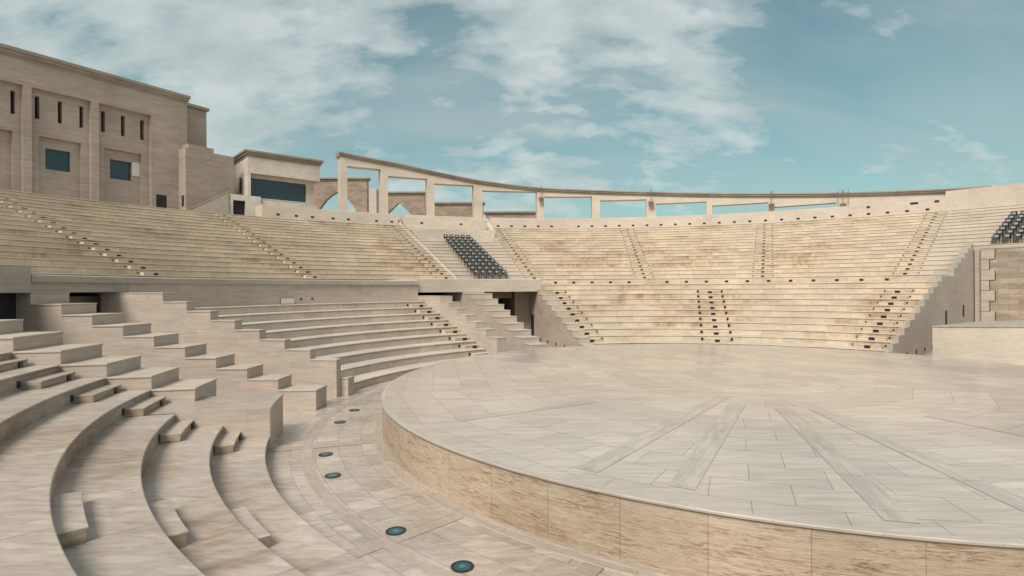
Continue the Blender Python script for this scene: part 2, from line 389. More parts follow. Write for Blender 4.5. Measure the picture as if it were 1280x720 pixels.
# ------------------------------------------------------------------ near bank under the camera
nb = thing('seating_bank', 'curved stone benches in the near left foreground, closest to the camera', 'seating', P(R0, -150))
for k in range(0, 12):
    t_end = -107.25 if k < 2 else (-107.0 if k == 2 else -102.1)
    m = MB(); m.sweep(row_profile(rowR(k), rowZ(k), rowR(k + 1) if k < 11 else 31, RISE, .03, .05, (.012, .02), .018), -215, t_end,
                      ['near_riser', 'near_riser', 'near_riser', 'near_riser', 'near_riser', 'near_tread', 'near_tread', 'near_tread', 'near_riser', 'near_riser'], .5, cap_mat='near_riser')
    part(m, 'seat_row', nb)
def near_a(k, f=False):
    if f: return .80
    R = rowR(k); e = -106.6 if k < 3 else -102.3
    if k < 3: return (e - 5.3, e + .05)
    return (e - 5.2 * 18.5 / R, e + .05)
aisle('stone half steps climbing beside the stepped wall of the near benches', -106, [1, 2, 3, 4, 5, 6, 7], rowR, rowZ, RISE, depth=.42, light=(.16, .155), side=.14, near=near_a)
def near_b(k, f=False):
    if f: return .5
    return (-132.5, -127.4)
aisle('three loose looking stone half steps on the near curved benches, in front of the camera', -130, [1, 2, 3, 4], rowR, rowZ, RISE, depth=.36, near=near_b, lights=False)
o = MB().sweep([(R0 - .01, -.02), (R0 - .01, rowZ(2) - .05), (R0 - .03, rowZ(2) - .05), (R0 - .03, rowZ(2)), (rowR(3), rowZ(2)), (rowR(3), -.02)], -107.25, -99.7,
               ['wall', 'wall', 'wall', 'near_tread', 'wall', 'wall'], .5, cap_mat='wall').build('stone_platform', base=P(R0, -103, 0))
# keep the object at its base
def rebase(o, b):
    for v in o.data.vertices: v.co = (v.co.x, v.co.y, v.co.z)
    return o
tag(o, 'flat topped stone platform at the foot of the near stepped wall, by the round floor', 'platform')

# ------------------------------------------------------------------ stepped end walls
def stepped_wall(label, t1, t2, steps, Rend, mat='wall', cop=True, zlow=-.02, group='stepped end walls of the seating'):
    """steps: list of (R front, z top) going outward"""
    tm = (t1 + t2) / 2
    root = thing('stepped_wall', label, 'wall', P(steps[0][0], tm, 0), group)
    prof = [(steps[0][0], zlow)]
    for i, (R, z) in enumerate(steps):
        if i: prof.append((R, steps[i - 1][1] - (.06 if cop else 0)))
        prof.append((R, z - (.06 if cop else 0)))
    prof += [(Rend, steps[-1][1] - (.06 if cop else 0)), (Rend, zlow)]
    m = MB(); m.sweep(prof, t1, t2, mat, 1.5); part(m, 'wall_body', root)
    if cop:
        for i, (R, z) in enumerate(steps):
            Rn = steps[i + 1][0] if i + 1 < len(steps) else Rend
            e = degrees(.022 / R)
            m = MB(); m.sweep([(R - .022, z - .0598), (R - .022, z), (Rn - .001, z), (Rn - .001, z - .0598)], t1 - e, t2 + e, ['wall', 'wall', 'wall', 'wall'] if mat == 'wall' else mat, 1.5)
            part(m, 'coping', root)
    return root
stepped_wall('stepped stone end wall of the near benches, beside the dark passage at the left edge', -102.0, -96.6,
             [(rowR(j), rowZ(j + 1)) for j in range(2, 10)], 26.4)
stepped_wall('long low stepped stone wall rising leftward between the passage and the narrow stair at left', -89.3, -85.6,
             [(rowR(j) - (.25 if j == 0 else 0), rowZ(j + 1)) for j in range(0, 9)] + [(rowR(9), rowZ(10) + .05)], 28.4)
stepped_wall('thin tall stepped wall closing the left end of the middle benches', -80.6, -79.3,
             [(R0 - .02, rowZ(3))] + [(rowR(k), rowZ(k + 3)) for k in range(1, 8)], 27.2)
o = stepped_wall('small square stone post at the foot of the thin stepped wall', -79.3, -77.4, [(R0 - .35, rowZ(1))], R0 + .9, group=None)
stepped_wall('stepped stone wall beside the lit stair, left of the central passage', -36.4, -34.0,
             [(R0 - .02, rowZ(3) - .05)] + [(rowR(k), rowZ(k + 3)) for k in range(1, 7)], 26.6)
stepped_wall('stepped stone wall in the middle, directly left of the central dark doorway', -28.0, -23.9,
             [(15.8, .98)] + [(17.0 + 1.145 * j, 1.32 + .395 * j) for j in range(0, 8)], 26.6)
stepped_wall('stepped stone wall on the right of the central dark doorway', -14.1, -11.5,
             [(R0 - .3, rowZ(1))] + [(rowR(j), rowZ(j + 1)) for j in range(1, 10)], 27.0)
ends = [(rowR(j) - (.1 if j == 0 else 0), rowZ(j + 1)) for j in range(0, 12)] + [(upR(k), upZ(k + 1) + .05) for k in range(0, 6)]
stepped_wall('tall stepped wall in shade ending the right benches at the right hand passage', 48.2, 48.9, ends, 39.6, mat='grey_shaded_wall', cop=False)  # darker grey material puts this wall's shade into its colour

# narrow stairs between the walls
def gap_stair(label, t1, t2):
    r = thing('stone_stair', label, 'stair', P(R0, (t1 + t2) / 2), 'narrow stairs between the stepped walls')
    seat_rows(r, list(range(0, 7)), t1, t2, lambda k: rowR(k) + 3.2, lambda k: rowZ(k) - .1, RISE, 'mid_tread', 'mid_riser', 2, last=31)
gap_stair('narrow stone stair between two stepped walls at left', -85.55, -80.65)
gap_stair('narrow stone stair between two stepped walls left of the central doorway', -33.95, -28.05)

# ------------------------------------------------------------------ lower banks
b1 = thing('seating_bank', 'lower benches in the middle left, below the grey walkway wall', 'seating', P(R0, -58))
seat_rows(b1, list(range(0, 9)), -79.25, -36.45, rowR, rowZ, RISE, 'mid_tread', 'mid_riser', 1.0, last=28)
b2 = thing('seating_bank', 'lower benches right of the central passage, down to the stage level', 'seating', P(R0, 18))
seat_rows(b2, list(range(0, 12)), -11.45, 48.15, rowR, rowZ, RISE, 'mid_tread', 'up_riser', 1.0, last=32.6, groove=(.024, .06))
aisle('lit stair on the right end of the middle left benches, beside the central passage', -37.6, list(range(1, 9)), rowR, rowZ, RISE, 1.5, mat='mid_riser', light=(.28, .17), side=.13)
aisle('lit stair on the lower benches just right of the central passage', -10.2, list(range(1, 11)), rowR, rowZ, RISE, 1.5, mat='up_riser', light=(.30, .18), side=.15)
aisle('lit stair in the middle of the lower right benches', 16.8, list(range(1, 11)), rowR, rowZ, RISE, 1.7, mat='up_riser', light=(.30, .18), side=.15)
aisle('lit stair at the right end of the lower benches, beside the right passage', 44.2, list(range(1, 11)), rowR, rowZ, RISE, 1.5, mat='up_riser', light=(.30, .18), side=.09)
aisle('single lit half step under the lower benches, between passage and middle stair', 2.0, [1], rowR, rowZ, RISE, 1.7, mat='up_riser')
aisle('single lit half step under the lower benches, between middle and right stairs', 34.0, [1], rowR, rowZ, RISE, 1.7, mat='up_riser')

# ------------------------------------------------------------------ walkway wall and slabs over the passages
ww = thing('walkway_wall', 'long grey wall with a projecting edge above the middle left benches', 'wall', P(26.4, -60))
m = MB(); m.sweep([(26.42, 3.5), (26.42, 4.78), (32.6, 4.78), (32.6, 3.5)], -79.2, -36.3, 'wall', 1.2); part(m, 'wall_body', ww)
m = MB(); m.sweep([(26.30, 4.78), (26.30, 5.03), (26.34, 5.06), (32.45, 5.06), (32.45, 4.78)], -89.3, -36.3, 'grey_shaded_wall', 1.2); part(m, 'wall_edge', ww)
m = MB(); m.sweep([(26.42, 4.38), (26.42, 4.78), (32.45, 4.78), (32.45, 4.38)], -89.3, -79.25, 'grey_shaded_wall', 1.2); part(m, 'lintel', ww)
for t in (-56.0, -54.2):
    m = MB(); light_box(m, 26.41, t, 3.86, .13, .1, .04); part(m, 'wall_light', ww)
lp = thing('passage_lintel', 'dark grey wall spanning the passage opening at the left edge', 'wall', P(27, -93))
m = MB(); m.sweep([(26.32, 4.38), (26.32, 5.31), (32.45, 5.31), (32.45, 4.38)], -104, -89.35, 'grey_shaded_wall', 1.5); part(m, 'wall_body', lp)
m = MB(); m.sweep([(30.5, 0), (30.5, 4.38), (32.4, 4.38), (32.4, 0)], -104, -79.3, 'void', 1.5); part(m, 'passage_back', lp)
m = MB(); m.sweep([(26.5, 0), (26.5, 4.38), (30.5, 4.38), (30.5, 0)], -104, -96.6, 'grey_shaded_wall', 1.5); part(m, 'pier', lp)
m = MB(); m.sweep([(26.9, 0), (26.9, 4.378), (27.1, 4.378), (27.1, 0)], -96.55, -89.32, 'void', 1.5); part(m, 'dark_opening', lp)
m = MB(); m.sweep([(28.0, 0), (28.0, 4.20), (28.3, 4.20), (28.3, 0)], -85.5, -79.3, 'grey_shaded_wall', 1.5); part(m, 'screen_wall', lp)
# centre
cl = thing('passage_lintel', 'broad pale stone beam above the central dark doorway and narrow stair', 'wall', P(27, -25))
m = MB(); m.sweep([(26.6, 4.20), (26.6, 5.20), (26.63, 5.23), (32.45, 5.23), (32.45, 4.20)], -36.25, -13.4, 'parapet', 1.2); part(m, 'beam', cl)
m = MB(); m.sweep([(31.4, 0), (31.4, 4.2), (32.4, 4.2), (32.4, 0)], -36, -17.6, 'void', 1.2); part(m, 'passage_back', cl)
m = MB(); m.sweep([(29.3, 0), (29.3, 4.2), (31.4, 4.2), (31.4, 0)], -16.6, -13.4, 'wall', 1.2); part(m, 'jamb', cl)
m = MB(); m.sweep([(29.6, 3.62), (29.6, 4.2), (30.1, 4.2), (30.1, 3.62)], -23.9, -16.9, 'brown_wall', 1.2); part(m, 'door_head', cl)
m = MB(); m.sweep([(26.6, 0), (26.6, 4.2), (31.4, 4.2), (31.4, 0)], -28.0, -24.0, 'wall', 1.2); part(m, 'pier', cl)
m = MB(); m.sweep([(26.9, 0), (26.9, 4.2), (31.4, 4.2), (31.4, 0)], -14.1, -11.5, 'wall', 1.2); part(m, 'pier', cl)
m = MB()
for R, t in ((28.15, -14.12),):
    x, y, _ = P(R, t); m.box((x, y, 1.35), (.85, .06, 1.75), 'void', rz=radians(90 - t - 180))
part(m, 'side_door', cl)
for R in (18.4, 20.0, 21.95, 23.9, 25.8):
    m = MB(); x, y, _ = P(R, -14.16); m.box((x, y, .28), (.16, .05, .2), 'black', rz=radians(90 - -14.1)); part(m, 'wall_light', cl)

# ------------------------------------------------------------------ upper banks
edges = [(-97, -65.8, 'upper benches at the far left edge, left of the leftmost lit stair'), (-65.8, -46.1, 'upper benches below the tall building, between the first two lit stairs from left'),
         (-46.1, -25.2, 'upper benches below the flat roofed pavilion, left of the black chairs'), None,
         (-11.85, 7.1, 'upper benches just right of the black chairs'), (7.1, 25.1, 'upper benches in the middle of the right half, between two lit stairs'),
         (25.1, 43.5, 'upper benches left of the rightmost lit stair'), ]
for e in edges:
    if not e: continue
    r = thing('seating_bank', e[2], 'seating', P(RU, (e[0] + e[1]) / 2, ZU0 - .5), 'upper seating banks')
    seat_rows(r, list(range(0, 18)), e[0], e[1], upR, upZ, RU_RISE, 'up_tread', 'up_riser', 1.0, last=54.4, groove=(.024, .06))
    m = MB(); m.sweep([(RU + .04, 4.3), (RU + .04, upZ(0) - RU_RISE)], e[0], e[1], 'up_riser', 1.0, closed=False); part(m, 'base_wall', r)
    if e[0] > -20:
        t = -7.93
        while t < e[1] - .4:
            if t > e[0] + .4 and abs(t - 7.4) > .8:
                m = MB(); light_box(m, RU + .03, t, 5.0, .27, .17, .04); part(m, 'wall_light', r)
            t += 3.083
r = thing('seating_bank', 'clean upper benches right of the rightmost lit stair, up to the right black chairs', 'seating', P(RU, 47, ZU0 - .5), 'upper seating banks')
seat_rows(r, list(range(0, 18)), 43.5, 48.2, upR, upZ, RU_RISE, 'up_tread', 'clean_riser', 1.0, last=54.4, t2f=lambda k: 48.15 if k < 6 else 64, groove=(.025, .06))
m = MB(); m.sweep([(RU + .04, 4.3), (RU + .04, upZ(0) - RU_RISE)], 43.5, 48.15, 'up_riser', 1.0, closed=False); part(m, 'base_wall', r)
UA = [(-65.6, 'leftmost lit stair on the upper benches, below the tall building'), (-46.0, 'lit stair on the upper benches below the small dark doorway of the pavilion'),
      (-25.9, 'lit stair on the upper benches just left of the black chairs'), (-11.2, 'lit stair on the upper benches just right of the black chairs'),
      (7.1, 'lit stair on the upper benches, second to the right of the black chairs'), (25.1, 'lit stair on the upper benches, straight above the middle of the stage'),
      (43.3, 'rightmost lit stair on the upper benches, slanting up to the end of the colonnade')]
for t, l in UA:
    aisle(l, t, list(range(1, 18)), upR, upZ, RU_RISE, 1.5, .38, mat='up_riser', side=.075, group='aisle stairs')

# central tribune with chairs
tr = thing('tribune', 'pale stepped platform holding the central black chairs', 'seating', P(RU, -18, ZU0 - .5))
seat_rows(tr, list(range(0, 12)), -25.2, -11.85, upR, upZ, RU_RISE, 'clean_riser', 'clean_riser', 1.0, last=48.6)
m = MB(); m.sweep([(RU + .04, 4.3), (RU + .04, upZ(0) - RU_RISE)], -25.2, -11.85, 'parapet', 1.0, closed=False); part(m, 'base_wall', tr)
seat_rows(tr, list(range(12, 18)), -25.2, -24.0, upR, upZ, RU_RISE, 'clean_riser', 'clean_riser', 1.0, last=54.4)
seat_rows(tr, list(range(12, 18)), -12.7, -11.85, upR, upZ, RU_RISE, 'clean_riser', 'clean_riser', 1.0, last=54.4)
m = MB(); m.sweep([(48.4, 9.8), (48.4, 11.55), (54.3, 11.75), (54.3, 9.8)], -23.95, -12.75, 'parapet', 1.0); part(m, 'upper_deck', tr)
m = MB(); m.sweep([(RU + .2, 5.2), (RU + .2, 5.36), (upR(18), upZ(18) - .12), (57, upZ(18) + 1.3), (57, 11)], -24.72, -24.3, 'parapet', 1)
tag(m.build('kerb_wall', base=P(RU, -24.4, 5)), 'low sloping stone kerb wall along the left of the central chairs', 'wall')
m = MB(); m.sweep([(50.6, 11), (50.6, upZ(15) + .1), (upR(18), upZ(18) + .3), (57, upZ(18) + 1.3), (57, 11)], -12.7, -12.1, 'parapet', 1)
tag(m.build('kerb_wall', base=P(50.6, -12.4, 11)), 'short sloping stone wall end above the right of the central chairs', 'wall')

# ------------------------------------------------------------------ chairs
def chair_proto(label):
    root = thing('auditorium_chair', label, 'chair', (0, 0, 0), 'black chairs on the tribunes')
    m = MB(); m.box((0, -.04, .43), (.46, .44, .05), 'chair', rx=radians(4)).box((0, -.25, .405), (.46, .04, .07), 'chair'); part(m, 'seat', root)
    m = MB(); m.box((0, -.05, .462), (.36, .34, .022), 'chair_highlight', rx=radians(4)); part(m, 'seat_highlight', root)  # thin grey slab stands in for light reflected off the seat
    m = MB()
    n = 5
    for i in range(n):                                     # shell back bent round the sitter
        a, b = -.24 + .48 * i / n, -.24 + .48 * (i + 1) / n
        f = lambda x: .20 - .9 * x * x
        for z0, z1, l0, l1 in ((.40, .64, 0, .05), (.64, .88, .05, .11)):
            q = [(a, f(a) + l0, z0), (b, f(b) + l0, z0), (b, f(b) + l1, z1), (a, f(a) + l1, z1)]
            w = [(x, y + .035, z) for x, y, z in q]
            uv = [(0, 0), (1, 0), (1, 1), (0, 1)]
            m.face(q, uv, 'chair'); m.face(w, uv, 'chair')
            if z0 < .5: m.face([q[0], q[1], w[1], w[0]], uv, 'chair')
            else: m.face([q[3], q[2], w[2], w[3]], uv, 'chair')
            if i == 0: m.face([q[0], q[3], w[3], w[0]], uv, 'chair')
            if i == n - 1: m.face([q[1], q[2], w[2], w[1]], uv, 'chair')
    part(m, 'backrest', root)
    m = MB(); m.box((0, .215, .70), (.26, .012, .17), 'chair_highlight', rx=radians(-13)); part(m, 'back_highlight', root)
    for s in (-1, 1):
        m = MB(); m.box((s * .245, -.03, .30), (.035, .10, .60), 'chair').box((s * .245, -.05, .61), (.05, .34, .035), 'chair').box((s * .245, -.03, .012), (.07, .30, .024), 'chair')
        part(m, 'leg', root)
    return root
def copy_tree(o, parent=None):
    c = o.copy(); COL.objects.link(c)
    if parent: c.parent = parent
    for ch in list(o.children): copy_tree(ch, c)
    return c
proto = None
def put_chair(R, t, z, label):
    global proto
    if proto is None: proto = chair_proto(label); c = proto
    else: c = copy_tree(proto)
    c['label'] = label; c.location = P(R, t, z); c.rotation_euler = (0, 0, -radians(t))
NC = ['leftmost', 'second', 'middle', 'fourth', 'rightmost']
for k in range(0, 12):
    for i in range(5):
        off = (i - 2) * .66
        put_chair(upR(k) + .62, -18.65 + degrees(off / upR(k)), upZ(k), 'black chair in the central block, %s seat of the %s row' % (NC[i], ORD[k]))
NR = ['leftmost', 'second', 'third', 'fourth', 'fifth']
for k in range(6, 13):
    for i in range(5):
        put_chair(upR(k) + .62, 50.75 + degrees(i * .66 / upR(k)), upZ(k), 'black chair at the right edge, %s seat of its %s row' % (NR[i], ORD[k - 6]))

# ------------------------------------------------------------------ parapet behind the upper benches
pp = thing('parapet_wall', 'low stone parapet with a row of black lights along the top of the benches', 'wall', P(55, 0, 12.3))
def parapet(t1, t2, z=13.93, z2=None):
    m = MB(); m.sweep([(54.62, 12.2), (54.62, z - .02), (54.64, z), (56.9, z), (56.9, 12.2)], t1, t2, 'parapet', 1.0); part(m, 'wall_body', pp)
parapet(-41.4, -24.8); parapet(-24.02, -12.72); parapet(-12.06, 44.0)
t = -11.0
while t < 43:
    if abs(t - -1.5) > .6: 
        m = MB(); light_box(m, 54.61, t, 12.83, .34, .2, .05); part(m, 'wall_light', pp)
    t += 1.905
for t in (-39.6, -37.5, -35.6, -33.1, -31.2, -27.6, -25.6, -21.6, -16.2):
    m = MB(); light_box(m, 54.61, t, 12.95, .34, .2, .05); part(m, 'wall_light', pp)
for t, w in ((36.6, .34), (41.1, .7), (43.2, .4)):
    m = MB(); light_box(m, 54.61, t, 13.62, w, .22, .05); part(m, 'wall_light', pp)
rw = thing('back_wall', 'plain stone wall at the upper right, behind the right black chairs', 'wall', P(55, 52, 12.3))
m = MB(); m.sweep([(54.6, 12.2), (54.6, 14.62), (56.3, 14.62), (56.3, 12.2)], 44.0, 66, 'clean_riser', 1.0); part(m, 'wall_body', rw)

# ------------------------------------------------------------------ colonnade
cn = thing('colonnade', 'long curved stone colonnade with rectangular openings and a sloping top', 'colonnade', P(57, 5, 12.3))
RC1, RC2 = 56.5, 57.7
tops = [(-31.77, 21.40), (-24.02, 20.69), (-13.15, 19.12), (-4.73, 18.33), (2.56, 17.98), (10.78, 17.54), (24.54, 16.54), (33.55, 15.84), (44.35, 15.06), (47.7, 14.92)]
def ztop(t):
    for (a, za), (b, zb) in zip(tops, tops[1:]):
        if t <= b: return za + (zb - za) * (t - a) / (b - a)
    return tops[-1][1]
bays = [(-30.79, -26.54, 19.81), (-25.61, -20.40, 19.04), (-19.43, -14.05, 18.47), (-12.83, -5.19, 17.83), (-4.18, 2.55, 17.14), (3.66, 10.02, 16.58), (11.31, 17.91, 15.94), (18.62, 25.48, 15.36), (26.23, 33.12, 14.71)]
def cwall(m, t1, t2, zb, top, mat, r1=RC1, r2=RC2, drop=.52):
    n = max(1, int(math.ceil((t2 - t1) / .9)))
    for j in range(n):
        a, b = t1 + (t2 - t1) * j / n, t1 + (t2 - t1) * (j + 1) / n
        za, zb_ = (ztop(a) - drop, ztop(b) - drop) if top is None else (top, top)
        ua, ub = radians(a) * r1, radians(b) * r1
        for r in (r1, r2): m.face([P(r, a, zb), P(r, b, zb), P(r, b, zb_), P(r, a, za)], [(ua, zb), (ub, zb), (ub, zb_), (ua, za)], mat)
        m.face([P(r1, a, za), P(r1, b, zb_), P(r2, b, zb_), P(r2, a, za)], [(ua, 0), (ub, 0), (ub, 1), (ua, 1)], mat)
        m.face([P(r1, a, zb), P(r1, b, zb), P(r2, b, zb), P(r2, a, zb)], [(ua, 0), (ub, 0), (ub, 1.2), (ua, 1.2)], mat)
    for t in (t1, t2):
        zt = ztop(t) - drop if top is None else top
        m.face([P(r1, t, zb), P(r2, t, zb), P(r2, t, zt), P(r1, t, zt)], [(0, zb), (1.2, zb), (1.2, zt), (0, zt)], mat)
prev = -31.65
for i, (a, b, zs) in enumerate(bays):
    m = MB(); cwall(m, prev, a, 12.3, None, 'parapet'); part(m, 'pillar', cn)
    m = MB(); cwall(m, a, b, zs, None, 'parapet', RC1 + .003, RC2 - .003); part(m, 'lintel', cn)
    prev = b
m = MB(); cwall(m, prev, 47.7, 12.3, None, 'parapet'); part(m, 'end_wall', cn)
m = MB()
n = 90
for lo, hi, ex in ((.52, .34, .10), (.34, .14, .24), (.14, 0, .36)):
    for j in range(n):
        a, b = -31.85 + 79.55 * j / n, -31.85 + 79.55 * (j + 1) / n
        r1, r2 = RC1 - ex, RC2 + ex
        q = lambda t, r, d: P(r, t, ztop(t) - d)
        ua, ub = radians(a) * r1, radians(b) * r1
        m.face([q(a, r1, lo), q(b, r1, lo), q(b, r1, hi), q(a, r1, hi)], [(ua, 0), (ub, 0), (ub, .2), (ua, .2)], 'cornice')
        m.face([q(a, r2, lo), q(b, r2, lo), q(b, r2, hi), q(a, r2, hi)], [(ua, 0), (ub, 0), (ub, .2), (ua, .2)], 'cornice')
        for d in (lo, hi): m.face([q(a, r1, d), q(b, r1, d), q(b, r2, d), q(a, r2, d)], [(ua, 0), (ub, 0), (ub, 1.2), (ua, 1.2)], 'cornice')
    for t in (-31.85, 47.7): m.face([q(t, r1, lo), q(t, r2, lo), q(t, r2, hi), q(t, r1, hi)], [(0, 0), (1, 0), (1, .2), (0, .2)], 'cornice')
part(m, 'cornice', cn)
# lamps on the colonnade
for t, l in ((-4.62, 'bronze floodlight on a bracket on the colonnade, leftmost of the four'), (10.62, 'bronze floodlight on a bracket on the colonnade, second from left'),
             (25.9, 'bronze floodlight on a bracket on the colonnade, third from left'), (33.9, 'bronze floodlight on a bracket on the colonnade, rightmost with two masts')):
    zt = ztop(t); x, y, _ = P(RC1 - .5, t); fl = thing('floodlight', l, 'lamp', (x, y, zt - 1.6), 'floodlights on the colonnade'); a = -radians(t)
    m = MB(); m.box((x, y, zt - 1.65), (.62, .42, .36), 'lamp_metal', rz=a, rx=radians(20)).box((x, y, zt - 1.42), (.74, .52, .05), 'lamp_metal', rz=a, rx=radians(20)); part(m, 'lamp_head', fl)
    m = MB(); x2, y2, _ = P(RC1 - .02, t); m.cyl((x, y, zt - 1.5), (x, y, zt + .1), .035, 'lamp_metal', 8).cyl((x, y, zt - 1.45), (x2, y2, zt - 1.45), .05, 'lamp_metal', 8); part(m, 'bracket', fl)
    m = MB(); m.box((x, y, zt + .16), (.12, .12, .16), 'lamp_metal'); part(m, 'sensor', fl)
    if t > 30:
        for d in (-.55, .55):
            x3, y3, _ = P(RC1 - .5, t + d); m = MB(); m.cyl((x3, y3, zt - 1.6), (x3, y3, zt + .35), .03, 'lamp_metal', 8); part(m, 'mast', fl)

# ------------------------------------------------------------------ tower and block at the right
tw = thing('tower', 'plain stone tower wall with toothed corner joints below the right black chairs', 'tower', P(39.7, 54))
m = MB(); m.sweep([(39.75, -.02), (39.75, 7.44), (40.2, 7.44), (40.2, -.02)], 48.95, 49.6, 'wall', 1); part(m, 'return_wall', tw)
m = MB(); m.sweep([(39.54, -.02), (39.54, 7.46), (40.2, 7.46), (40.2, -.02)], 49.62, 66, 'coursed', 1.0); part(m, 'wall_body', tw)
m = MB(); m.sweep([(39.5, 7.46), (39.5, 7.62), (41.2, 7.62), (41.2, 7.46)], 49.6, 66, 'wall', 1.0); part(m, 'coping', tw)
for i in range(9):
    w = .75 if i % 2 else 1.25
    m = MB(); m.sweep([(39.46, .85 * i - .2), (39.46, .85 * i + .615), (39.57, .85 * i + .615), (39.57, .85 * i - .2)], 49.6, 49.6 + w, 'wall', 1.0); part(m, 'quoin', tw)
m = MB()
for i in range(9):
    w0, w1 = (.75, 1.25)
    x, y, _ = P(39.52, 49.6 + (w0 if i % 2 else w1) + .05); m.box((x, y, .85 * i + .21), (.035, .07, .8), 'void', rz=-radians(50))
part(m, 'expansion_joint', tw)
bk = thing('stone_block', 'broad low stone block at the right edge, behind the stage', 'wall', (27, 33, 0))
O = (23.5, 31.0); ax = (.985, -.175); nr = (.175, .985); z = 2.2
m = MB()
bp = [(23.5, 31.0), (33.5, 29.2), (39.5, 38.0), (28.9, 34.5)]
m.prism([(*q, -.02) for q in bp], (0, 0, z - .08), 'parapet'); part(m, 'wall_body', bk)
m = MB(); cx_, cy_ = sum(q[0] for q in bp) / 4, sum(q[1] for q in bp) / 4
m.prism([(cx_ + (q[0] - cx_) * 1.004, cy_ + (q[1] - cy_) * 1.004, z - .078) for q in bp], (0, 0, .078), 'near_tread'); part(m, 'coping', bk)
for i in range(4):
    R = 20 + i * 2.0
    x, y, _ = P(R, 48.95); 
    m = MB(); m.box((x, y, .35), (.05, .2, .2), 'black', rz=-radians(48)); part(m, 'wall_light', tw)
for R, z0, zz in ((29.8, 2.1, 1.1), (35.5, 2.5, .9)):
    x, y, _ = P(R, 48.93); m = MB(); m.box((x, y, z0), (.35, .05, zz), 'void', rz=radians(90 - 48.9)); part(m, 'wall_slot', tw)

# ------------------------------------------------------------------ buildings behind
def line_frame(A, B):
    dx, dy = B[0] - A[0], B[1] - A[1]; L = hypot(dx, dy)
    ax = (dx / L, dy / L); nr = (-ax[1], ax[0])         # nr points away from the cavea
    return ax, nr, L
def on_plane(x, y, A, ax):
    """u along the wall and height of the point seen in direction (x, y)"""
    d = W(x, y, 1.0); k = d[0]
    # A + ax*u = (k*t, t)
    t = (A[0] * ax[1] - A[1] * ax[0]) / (k * ax[1] - ax[0])
    u = ((k * t - A[0]) * ax[0] + (t - A[1]) * ax[1])
    return u, W(x, y, t)[2]
A, B = (-45.6, 49.4), (-36.8, 63.0)
ax, nr, L = line_frame(A, B)
U = lambda x, y=200: on_plane(x, y, A, ax)
bd = thing('building', 'tall beige stone building with slit windows at upper left', 'building', (A[0], A[1], 12.36))
ZT = U(120, 92)[1] + .3
z0 = 11.8
def rect(x0, x1, ya, yb): 
    u0, u1 = U(x0)[0], U(x1)[0]; um = (x0 + x1) / 2
    return (u0, u1, U(um, yb)[1], U(um, ya)[1])
panA = rect(40, 114, 117.5, 300); panB = rect(124, 189, 135.5, 300)
pw = panA[1] - panA[0]; pitch = panB[0] - panA[0]
panL = (panA[0] - pitch * 1.12, U(29)[0], panA[2], panA[3])
slab = [(q[0], q[1], z0 - 1, panA[3]) for q in (panL, panA, panB)]
uL, uR = -9.0, L
m = MB(); m.wall_grid(A, ax, nr, [uL, uR], [z0, ZT - .9], [(a, b, z0 - 1, zt) for a, b, _, zt in slab], 0, .45, 'facade'); part(m, 'wall', bd)
inner, slits, wins = [], [], []
for q, r0 in ((panA, 40), (panB, 124), (panL, None)):
    if r0 == 40: inn = rect(51, 104, 173.5, 300); w = rect(61, 92.5, 186, 212); sl = [rect(46, 52, 119, 147.5), rect(75, 80.5, 126, 153), rect(102, 107, 132, 159)]
    elif r0 == 124: inn = rect(133, 179.5, 186.5, 300); w = rect(142, 169, 199, 223); sl = [rect(129, 134, 138, 164), rect(154, 159, 143, 168.5), rect(178, 183, 148, 173)]
    else:
        d = -(pitch * 1.0)
        inn = rect(51, 104, 173.5, 300); w = rect(61, 92.5, 186, 212); sl = [rect(46, 52, 119, 147.5), rect(75, 80.5, 126, 153), rect(102, 107, 132, 159)]
        sh = lambda h, d=U(18.7)[0] - U(104.5)[0]: (h[0] + d, h[1] + d, h[2], h[3])
        inn, w, sl = sh(inn), sh(w), [sh(h) for h in sl]
    inner.append(inn); slits += sl; wins.append(w)
zs1 = slits[0]; zw = wins[0]
slits = [(a, b, zs1[2], zs1[3]) for a, b, _, _ in slits]; wins = [(a, b, zw[2], zw[3]) for a, b, _, _ in wins]
inner = [(a, b, z0 - 1, inner[0][3]) for a, b, _, _ in inner]
m = MB(); m.wall_grid(A, ax, nr, [uL, uR], [z0, ZT - .95], slits + inner, .45, .85, 'facade'); part(m, 'panel_wall', bd)
m = MB(); m.wall_grid(A, ax, nr, [uL, uR], [z0, ZT - 1], slits + wins, .85, 1.25, 'facade'); part(m, 'recess_wall', bd)
def pl(u, z, d): return (A[0] + ax[0] * u + nr[0] * d, A[1] + ax[1] * u + nr[1] * d, z)
for a, b, c, d in wins:
    m = MB(); m.prism([pl(a, c, 1.15), pl(b, c, 1.15), pl(b, d, 1.15), pl(a, d, 1.15)], (nr[0] * .1, nr[1] * .1, 0), 'glass'); w_ = part(m, 'window', bd)
for a, b, c, d in slits:
    m = MB(); m.prism([pl(a, c, 1.1), pl(b, c, 1.1), pl(b, d, 1.1), pl(a, d, 1.1)], (nr[0] * .1, nr[1] * .1, 0), 'void'); part(m, 'slit_window', bd)
a, b, c, d = wins[1]
m = MB(); wd = rect(169.6, 179.2, 201.5, 219); m.prism([pl(wd[0], wd[2], .80), pl(wd[1], wd[2], .80), pl(wd[1], wd[3], .80), pl(wd[0], wd[3], .80)], (nr[0] * .04, nr[1] * .04, 0), 'pale_board'); part(m, 'pale_panel', bd)
sq = rect(195, 208, 243.5, 260)
m = MB(); m.prism([pl(sq[0], sq[2], -.01), pl(sq[1], sq[2], -.01), pl(sq[1], sq[3], -.01), pl(sq[0], sq[3], -.01)], (nr[0] * .2, nr[1] * .2, 0), 'void'); part(m, 'small_window', bd)
